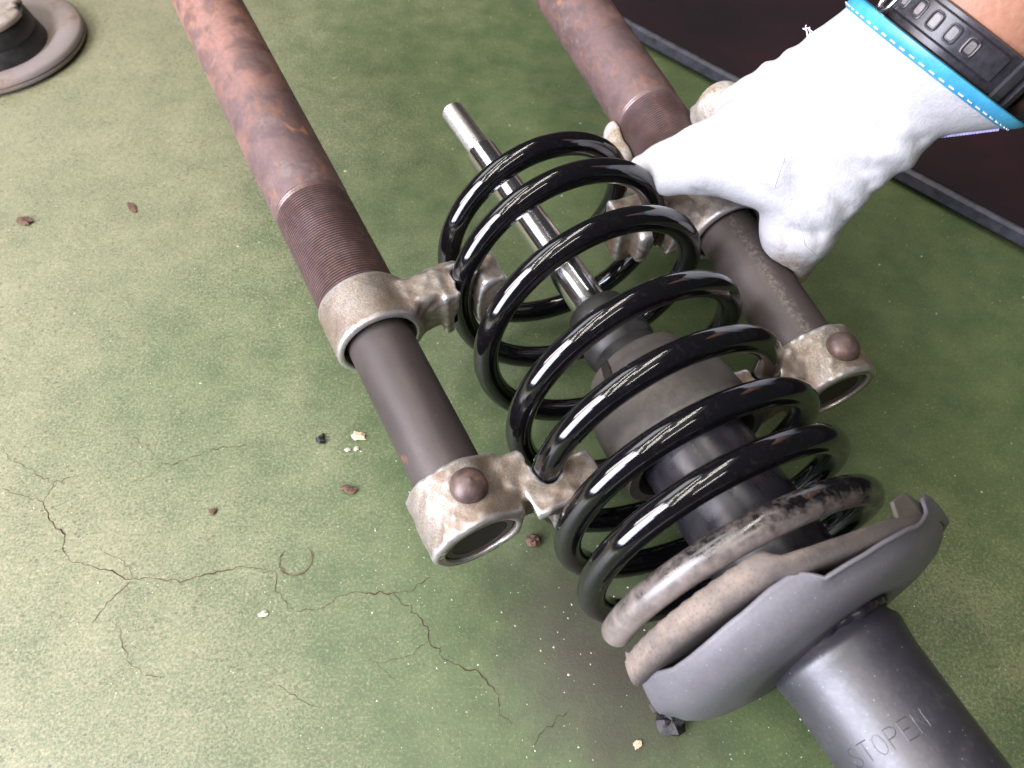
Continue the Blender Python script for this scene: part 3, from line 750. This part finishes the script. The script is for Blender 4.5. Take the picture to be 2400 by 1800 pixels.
HAND = [
 ((0.1679, 0.3522, 0.1755), (0.1287, 0.3650, 0.1358), 0.019, 0.0165),
 ((0.1773, 0.3372, 0.1712), (0.1276, 0.3394, 0.1363), 0.024, 0.0215),
 ((0.1837, 0.3250, 0.1629), (0.1350, 0.3223, 0.1306), 0.0225, 0.0195),
 ((0.1872, 0.3205, 0.1537), (0.1560, 0.3130, 0.1243), 0.0190, 0.0190)]
THUMB = [((0.135, 0.3315, 0.137), 0.0235), ((0.103, 0.3330, 0.1290), 0.0178), ((0.0855, 0.3375, 0.1200), 0.0136), ((0.0740, 0.3450, 0.1125), 0.0080)]
INDEX = [((0.1643, 0.3149, 0.1255), 0.0215), ((0.1575, 0.3100, 0.1020), 0.0200), ((0.1590, 0.3080, 0.0740), 0.0135)]
UND = [
 [((0.1240, 0.3900, 0.1200), 0.0150), ((0.1240, 0.4150, 0.0880), 0.0135), ((0.1050, 0.4300, 0.0500), 0.0118), ((0.0800, 0.4300, 0.0560), 0.0108), ((0.0700, 0.4230, 0.0760), 0.0095)],
 [((0.1320, 0.3700, 0.1180), 0.0150), ((0.1320, 0.3950, 0.0800), 0.0135), ((0.1080, 0.4080, 0.0460), 0.0120), ((0.0840, 0.4110, 0.0520), 0.0112), ((0.0700, 0.4060, 0.0710), 0.0100)],
 [((0.1450, 0.3500, 0.1120), 0.0150), ((0.1450, 0.3650, 0.0760), 0.0135), ((0.1180, 0.3740, 0.0420), 0.0115), ((0.0920, 0.3720, 0.0440), 0.0110), ((0.0770, 0.3660, 0.0620), 0.0095)]]
def chain(G, ch):
    d = None
    for (p, r), (q, s) in zip(ch[:-1], ch[1:]):
        e = seg(G, p, q, r, s); d = e if d is None else smin(d, e, 0.006)
    return d
def cyl_clear(G, fr, a0, a1, r):
    L = (G - fr.o.astype(np.float32)) @ fr.R.astype(np.float32)
    return np.maximum(np.hypot(L[..., 1], L[..., 2]) - r, np.maximum(a0 - L[..., 0], L[..., 0] - a1))
# folds in the leather: (start, end, half width, depth)
CREASES = [
 ((0.1180, 0.3180, 0.1420), (0.1330, 0.2980, 0.1300), 0.0022, 0.0022), ((0.1130, 0.3360, 0.1480), (0.1210, 0.3130, 0.1400), 0.0018, 0.0013),
 ((0.1420, 0.3000, 0.1420), (0.1600, 0.2920, 0.1160), 0.0024, 0.0024), ((0.1500, 0.2990, 0.1500), (0.1700, 0.2950, 0.1300), 0.0022, 0.0022),
 ((0.1580, 0.3000, 0.1580), (0.1780, 0.3000, 0.1430), 0.0020, 0.0020), ((0.1480, 0.2930, 0.1150), (0.1750, 0.3000, 0.1080), 0.0022, 0.0020),
 ((0.1450, 0.3580, 0.1740), (0.1620, 0.3300, 0.1850), 0.0026, 0.0015), ((0.1350, 0.3600, 0.1620), (0.1480, 0.3300, 0.1680), 0.0022, 0.0014),
 ((0.1750, 0.3050, 0.1700), (0.2050, 0.3150, 0.1600), 0.0024, 0.0024), ((0.1700, 0.3100, 0.1800), (0.1950, 0.3050, 0.1650), 0.0020, 0.0018),
 ((0.1280, 0.3250, 0.1540), (0.1400, 0.3060, 0.1480), 0.0018, 0.0012), ((0.0900, 0.3280, 0.1330), (0.1000, 0.3170, 0.1210), 0.0018, 0.0012)]
def glove_sdf(G):
    d = None
    for p, q, r, s in HAND:
        e = seg(G, p, q, r, s); d = e if d is None else smin(d, e, 0.012)
    d = smin(d, chain(G, THUMB), 0.014)
    d = smin(d, chain(G, INDEX), 0.010)
    for ch in UND: d = smin(d, chain(G, ch), 0.006)
    # folds: low soft wrinkles across the back of the hand and at the wrist
    u = (G - WC) @ axis.astype(np.float32); x = (G - WC) @ E1.astype(np.float32); y = (G - WC) @ E2.astype(np.float32)
    d = d + 0.0010 * np.sin(u * 420 + 2.2 * np.sin(x * 130) + 60 * y) * np.clip(1 - np.abs(u + 0.012) / 0.03, 0, 1)
    # sharp creases where the leather bunches below the thumb
    cr = 1 - np.abs(np.sin(G[..., 0] * 190 - G[..., 1] * 120 + 2.2 * np.sin(G[..., 2] * 95) + 170 * G[..., 2]))
    wq = np.clip(1.3 - np.linalg.norm(G - np.array((0.166, 0.300, 0.128), np.float32), axis=-1) / 0.032, 0, 1)
    for c0, c1, wd_, dp_ in CREASES:
        d = d + dp_ * 0.9 * np.exp(-(seg(G, c0, c1, 0.0, 0.0) / (wd_ * 1.9)) ** 2)
    d = d + 0.0008 * cr ** 3 * wq + 0.0003 * np.sin(G[..., 0] * 210 + 2.0 * np.sin(G[..., 1] * 110 + 1) + 60 * G[..., 2])
    d = smin(d, cone(G, 0.0, -0.9, 1.0), 0.008)
    d = smax(d, -cone(G, 0.0042, 0.05, 1.6), 0.0008)
    d = smax(d, -cyl_clear(G, RIGHT, -0.1, 0.21, 0.0225), 0.001)
    d = smax(d, -cyl_clear(G, RIGHT, 0.189, 0.231, 0.0242), 0.001)
    d = smax(d, -cyl_clear(G, RIGHT, 0.22, 0.36, 0.0176), 0.001)
    return d
pr = bpy.data.objects.new('person', None)
FA = CC + E1 * 0.001 - E2 * 0.002
def ell_ring(h, ra, rb, k=56, c=None):
    c = FA + axis * h if c is None else c
    return [c + ra * math.cos(2 * np.pi * i / k) * E1 + rb * math.sin(2 * np.pi * i / k) * E2 for i in range(k)]
def loft(rings, cap=True):
    k = len(rings[0]); V = [p for r in rings for p in r]; F = []
    for i in range(len(rings) - 1):
        for j in range(k):
            l = (j + 1) % k; F.append((i * k + j, i * k + l, (i + 1) * k + l, (i + 1) * k + j))
    if cap: F += [tuple(range(k - 1, -1, -1)), tuple((len(rings) - 1) * k + j for j in range(k))]
    return V, F
rg = []
for h in np.linspace(-0.006, 0.30, 24):
    s = 1 + max(0, h) * 0.9
    rg.append(ell_ring(h, 0.0335 * s, 0.0262 * s))
bpy.data.objects.remove(pr)
pr = mesh_obj('person', *loft(rg), 'skin', None)
tag(pr, 'person\'s bare forearm with a white work glove and black watch, gripping the compressor', 'person')
V, F = surfnets(glove_sdf, (0.050, 0.285, 0.028), (0.262, 0.452, 0.232), 0.0014)
# grime on fingertips that touch the greasy tubes
dirt = np.zeros(len(V))
def near(p, r): return np.clip(1.25 - np.linalg.norm(V - np.array(p), axis=1) / r, 0, 1)
for p, r in (((0.1585, 0.3050, 0.072), 0.044), ((0.066, 0.408, 0.075), 0.032), ((0.080, 0.412, 0.055), 0.04), ((0.070, 0.424, 0.076), 0.017), ((0.124, 0.395, 0.120), 0.042), ((0.077, 0.366, 0.06), 0.028), ((0.1, 0.42, 0.05), 0.04)):
    dirt = np.maximum(dirt, near(p, r) * 0.78)
gl = mesh_obj('glove', V, F, 'glove', pr, sharp=180, attr={'dirt': dirt})
gl['label'] = 'white leather work glove with light blue cuff binding'
# blue binding round the cuff
k = 120
def cuff_ring(h, off, k=120):
    c = WC + (CC - WC) * h; ra = 0.0365 + 0.0118 * h + off; rb = 0.0275 + 0.0075 * h + off
    return [c + ra * math.cos(2 * np.pi * i / k) * E1 + rb * math.sin(2 * np.pi * i / k) * E2 for i in range(k)]
rings = [cuff_ring(0.82, 0.0004), cuff_ring(0.83, 0.0010), cuff_ring(0.90, 0.0015), cuff_ring(0.98, 0.0016), cuff_ring(1.04, 0.0008), cuff_ring(1.06, -0.0010), cuff_ring(1.03, -0.0026), cuff_ring(0.9, -0.0028), cuff_ring(0.75, -0.0025)]
tr = mesh_obj('cuff_binding', *loft(rings, cap=False), 'trim', gl, sharp=60)
sts = []
ring = cuff_ring(0.865, 0.0016, 110)
for i in range(0, 110, 2):
    p, q = ring[i], ring[(i + 1) % 110]; sts.append(sweep([p, (p + q) / 2 + (p - CC) * 0.004, q], 0.00035, 6))
o = mesh_obj('stitching', *merge(*sts), 'thread_white', tr); o['kind'] = 'stuff'
def project(p, it=12):
    p = np.array(p, float)
    for _ in range(it):
        e = 0.0006
        Q = np.array([p, p + (e, 0, 0), p + (0, e, 0), p + (0, 0, e)], np.float32)
        f = glove_sdf(Q[None, None])[0, 0].astype(float); gr = (f[1:] - f[0]) / e
        gr /= np.linalg.norm(gr) + 1e-9; p = p - gr * f[0] * 0.9
    return p, gr
# seams across the back of the hand
def seam(name, pts, r, mat, dash=None):
    P = []
    for a_, b_ in zip(pts[:-1], pts[1:]):
        for u in np.linspace(0, 1, 14)[:-1]: P.append(np.array(a_) + (np.array(b_) - np.array(a_)) * u)
    Q = [project(p)[0] for p in P]
    return mesh_obj(name, *sweep(Q, r, 6), mat, gl)
seam('seam', [(0.166, 0.350, 0.20), (0.150, 0.335, 0.17), (0.136, 0.316, 0.155), (0.132, 0.300, 0.135)], 0.00035, 'seam')
seam('seam', [(0.149, 0.297, 0.120), (0.1545, 0.290, 0.108), (0.1665, 0.289, 0.098)], 0.0004, 'seam')
# ribbed knit strip at the wrist opening
kn = []
for i in range(22):
    u = i / 21
    c0 = WC + (CC - WC) * (0.05 + 0.72 * u); ra = 0.0365 + 0.0118 * (0.05 + 0.72 * u)
    p0 = c0 + E1 * (ra + 0.0006) - E2 * 0.003; p1 = c0 + E1 * (ra - 0.0002) + E2 * 0.007
    kn.append(sweep([p0, (p0 + p1) / 2 + E1 * 0.0008, p1], 0.0008, 6))
mesh_obj('knit_strip', *merge(*kn), 'knit', gl)
# loose thread tuft
p0, g0 = project((0.150, 0.372, 0.180))
tf = []
for i in range(5):
    q = p0 + RNG.normal(0, 0.0008, 3); d_ = g0 * 0.003 + RNG.normal(0, 0.0015, 3)
    tf.append(sweep([q, q + d_ * 0.5 + RNG.normal(0, 0.0008, 3), q + d_], 0.0003, 5))
mesh_obj('loose_thread', *merge(*tf), 'thread_white', gl)
# watch: strap, slots, keepers, buckle, case
wt = bpy.data.objects.new('watch_strap', None)
bpy.data.objects.remove(wt)
def band(h0, h1, off, th, p0, p1, k=60):
    V = []; F = []
    for i in range(k + 1):
        p = math.radians(p0 + (p1 - p0) * i / k)
        for h, o_ in ((h0, off), (h0 + 0.001, off + th), (h1 - 0.001, off + th), (h1, off), ):
            s = 1 + max(0, h) * 0.9
            V.append(FA + axis * h + (0.0335 * s + o_) * math.cos(p) * E1 + (0.0262 * s + o_) * math.sin(p) * E2)
    for i in range(k):
        for j in range(4):
            l = (j + 1) % 4; F.append((i * 4 + j, (i + 1) * 4 + j, (i + 1) * 4 + l, i * 4 + l))
    F += [(0, 1, 2, 3), tuple(k * 4 + j for j in (3, 2, 1, 0))]
    return V, F
ws = mesh_obj('watch_strap', *band(0.0015, 0.0205, 0.0004, 0.0026, 0, 360, 120), 'strap', pr, sharp=30)
mesh_obj('strap_layer', *band(0.0050, 0.0178, 0.0031, 0.0022, -150, -62), 'strap', ws, sharp=30)
def on_strap(h, p, off):
    p = math.radians(p); s = 1 + h * 0.9
    return FA + axis * h + (0.0335 * s + off) * math.cos(p) * E1 + (0.0262 * s + off) * math.sin(p) * E2
for p in (-143, -129, -115, -101, -87):
    q = [on_strap(0.0115 + 0.0036 * math.copysign(abs(math.cos(x)) ** 0.5, math.cos(x)), p + 3.9 * math.copysign(abs(math.sin(x)) ** 0.5, math.sin(x)), 0.0054) for x in np.linspace(0, 2 * np.pi, 33)[:-1]]
    o = mesh_obj('slot', *sweep(q + [q[0], q[1]], 0.0006, 6, cap=False), 'strap', ws)
    q2 = [on_strap(0.0115 + 0.0024 * math.copysign(abs(math.cos(x)) ** 0.5, math.cos(x)), p + 2.4 * math.copysign(abs(math.sin(x)) ** 0.5, math.sin(x)), 0.0055) for x in np.linspace(0, 2 * np.pi, 25)[:-1]]
    mesh_obj('slot_floor', q2, [tuple(range(24))], 'strap_slot', o, smooth=False)
for p in (-47, -30):
    mesh_obj('keeper', *band(0.0010, 0.0212, 0.0032, 0.0020, p - 4, p + 4, 8), 'strap', ws, sharp=30)
q = [on_strap(0.0115 + 0.010 * math.cos(x), -158 + 9 * math.sin(x), 0.0062) for x in np.linspace(0, 2 * np.pi, 33)]
mesh_obj('buckle', *sweep(q, 0.0016, 10, cap=False), 'steel', ws)
V = []; F = []
c0 = on_strap(0.016, 12, 0.002); c1 = on_strap(0.016, 12, 0.011); nd = (c1 - c0) / np.linalg.norm(c1 - c0); s1 = axis; s2 = np.cross(nd, axis)
for hh, rr in ((0, 0.0165), (0.006, 0.0180), (0.009, 0.0170), (0.010, 0.0140)):
    for i in range(40):
        x = 2 * np.pi * i / 40; V.append(c0 + nd * hh + rr * (math.cos(x) * s1 + math.sin(x) * s2))
for i in range(3):
    for j in range(40): F.append((i * 40 + j, i * 40 + (j + 1) % 40, (i + 1) * 40 + (j + 1) % 40, (i + 1) * 40 + j))
F += [tuple(range(39, -1, -1)), tuple(120 + j for j in range(40))]
mesh_obj('watch_case', V, F, 'case', ws, sharp=30)

# ------------------------------------------------------------------ old strut mount, top left
mo = bpy.data.objects.new('strut_mount', None); col_.objects.link(mo); mo.location = (-0.466, 0.643, 0.0)
tag(mo, 'dusty brown round strut mount with a black rubber hub on the green floor', 'strut mount')
def zl(prof, n=96, closed=False):
    V, F = lathe(prof, n, closed=closed); return [(-z if False else y, z, x) for x, y, z in V], F
mesh_obj('flange', *zl([(0.0006, 0.040), (0.0006, 0.070), (0.0015, 0.0760), (0.0040, 0.0790), (0.0062, 0.0790), (0.0066, 0.0776), (0.0074, 0.0776), (0.0078, 0.0788), (0.0108, 0.0782), (0.0125, 0.0762), (0.0128, 0.068), (0.0118, 0.060), (0.0095, 0.056), (0.0040, 0.049), (0.0030, 0.040)], closed=True), 'mount', mo, sharp=50)
mesh_obj('rubber_hub', *zl([(0.0032, 0.0455), (0.006, 0.0450), (0.014, 0.0425), (0.0165, 0.0410), (0.018, 0.0415), (0.026, 0.0395), (0.0305, 0.037)]), 'rubber_black', mo)
V, F = zl([(0.028, 0.010), (0.0300, 0.034), (0.0310, 0.0385), (0.0335, 0.0388), (0.0355, 0.0375), (0.0360, 0.035), (0.0352, 0.018), (0.0350, 0.0095), (0.028, 0.0090)], closed=True)
V = [np.array(v) * np.array([1, 1, 1.0]) for v in V]
V = [v if not (v[2] > 0.0295 and math.hypot(v[0], v[1]) > 0.03 and 5 < math.degrees(math.atan2(v[1], v[0])) < 32) else v * np.array([0.86 + 0.05 * math.sin(v[0] * 3000), 0.86, 1]) for v in V]
mesh_obj('top_cap', V, F, 'mount_cap', mo, sharp=50)

# ------------------------------------------------------------------ debris on the floor
def lump(name, x, y, size, mat, label, cat, seed, flat=0.55, elong=1.0, rot=0.0, group=None):
    r = np.random.default_rng(seed); V = []; F = []
    n_, m_ = 12, 7
    for i in range(m_):
        la = math.pi * i / (m_ - 1)
        for j in range(n_):
            lo_ = 2 * math.pi * j / n_
            k_ = 1 + r.uniform(-0.32, 0.32)
            V.append(np.array([elong * math.sin(la) * math.cos(lo_), math.sin(la) * math.sin(lo_), flat * math.cos(la)]) * k_ * size / 2)
    for i in range(m_ - 1):
        for j in range(n_):
            F.append((i * n_ + j, (i + 1) * n_ + j, (i + 1) * n_ + (j + 1) % n_, i * n_ + (j + 1) % n_))
    V = np.array(V); c, s = math.cos(rot), math.sin(rot)
    V = V @ np.array([[c, s, 0], [-s, c, 0], [0, 0, 1]]); V[:, 2] -= V[:, 2].min()
    o = mesh_obj(name, V, F, mat, None, sharp=35); o.location = (x, y, 0.0001)
    tag(o, label, cat, group)
    return o
lump('rubber_crumb', 0.0765, 0.0755, 0.012, 'crumb', 'torn black rubber scrap lying under the grey spring seat', 'rubber scrap', 3, 0.55, 1.15, 0.4)
lump('rubber_crumb', -0.1152, 0.2335, 0.0050, 'crumb', 'small black crumb beside the tan splinter near the left tube', 'crumb', 4, 0.6, 1.1, 0.2)
lump('rubber_crumb', -0.1143, 0.2368, 0.0026, 'crumb', 'tiny black nib touching the top of the small black crumb', 'crumb', 5, 0.6, 1.5, 1.3)
lump('wood_splinter', -0.0925, 0.2368, 0.0058, 'chip_tan', 'curled tan splinter on the floor left of the inner tube', 'splinter', 6, 0.25, 1.5, -0.5)
lump('rust_flake', -0.0937, 0.2008, 0.0052, 'chip_brown', 'dark brown rust flake left of the riveted lower jaw', 'flake', 8, 0.4, 1.7, -0.2)
lump('rust_flake', -0.1696, 0.1874, 0.0042, 'chip_brown', 'reddish brown chip alone above the round scuff mark', 'flake', 9, 0.3, 1.0, 0.2)
lump('grit_clump', 0.0123, 0.1693, 0.0075, 'chip_brown', 'crumbly brown clump beside the lower jaw and the coil', 'clump', 10, 0.5, 1.2, 0.3)
lump('rust_flake', -0.3602, 0.4214, 0.0075, 'chip_brown', 'brown teardrop flake near the left edge of the floor', 'flake', 12, 0.3, 1.7, -0.4)
lump('rust_flake', -0.2855, 0.4364, 0.0050, 'chip_brown', 'thin brown sliver left of the rusty tube', 'flake', 13, 0.15, 2.6, -0.9)
lump('pale_chip', -0.1305, 0.1289, 0.0034, 'chip_white', 'cream chip below the round scuff mark', 'chip', 14, 0.3, 1.5, 0.1)
lump('pale_chip', -0.0982, 0.2276, 0.0030, 'chip_white', 'left of two pale specks under the tan splinter', 'chip', 15, 0.3, 1.2, 0.1)
lump('pale_chip', -0.0931, 0.2282, 0.0030, 'chip_white', 'right of two pale specks under the tan splinter', 'chip', 16, 0.3, 1.0, 0.6)
lump('pale_chip', 0.0600, 0.0660, 0.0038, 'chip_tan', 'pinkish chip left of the black rubber scrap', 'chip', 17, 0.3, 1.2, 0.6)
# fine grit scattered over the paint
V = []; F = []
for i in range(650):
    x = RNG.uniform(-0.5, 0.42); y = RNG.uniform(0.03, 0.8)
    if i < 190: x = RNG.normal(0.04, 0.075); y = RNG.normal(0.13, 0.06)
    s = abs(RNG.normal(0, 0.0003)) + 0.00022
    o_ = len(V); a = RNG.uniform(0, 6)
    for j in range(4):
        q = a + j * math.pi / 2 + RNG.uniform(-0.3, 0.3); V.append((x + s * math.cos(q) * RNG.uniform(0.7, 1.5), y + s * math.sin(q), 0.00005))
    V.append((x, y, s * 0.9)); 
    F += [(o_ + j, o_ + (j + 1) % 4, o_ + 4) for j in range(4)]
o = mesh_obj('floor_grit', V, F, 'chip_white', None, smooth=False)
tag(o, 'pale grit scattered over the green floor', 'grit', kind='stuff')
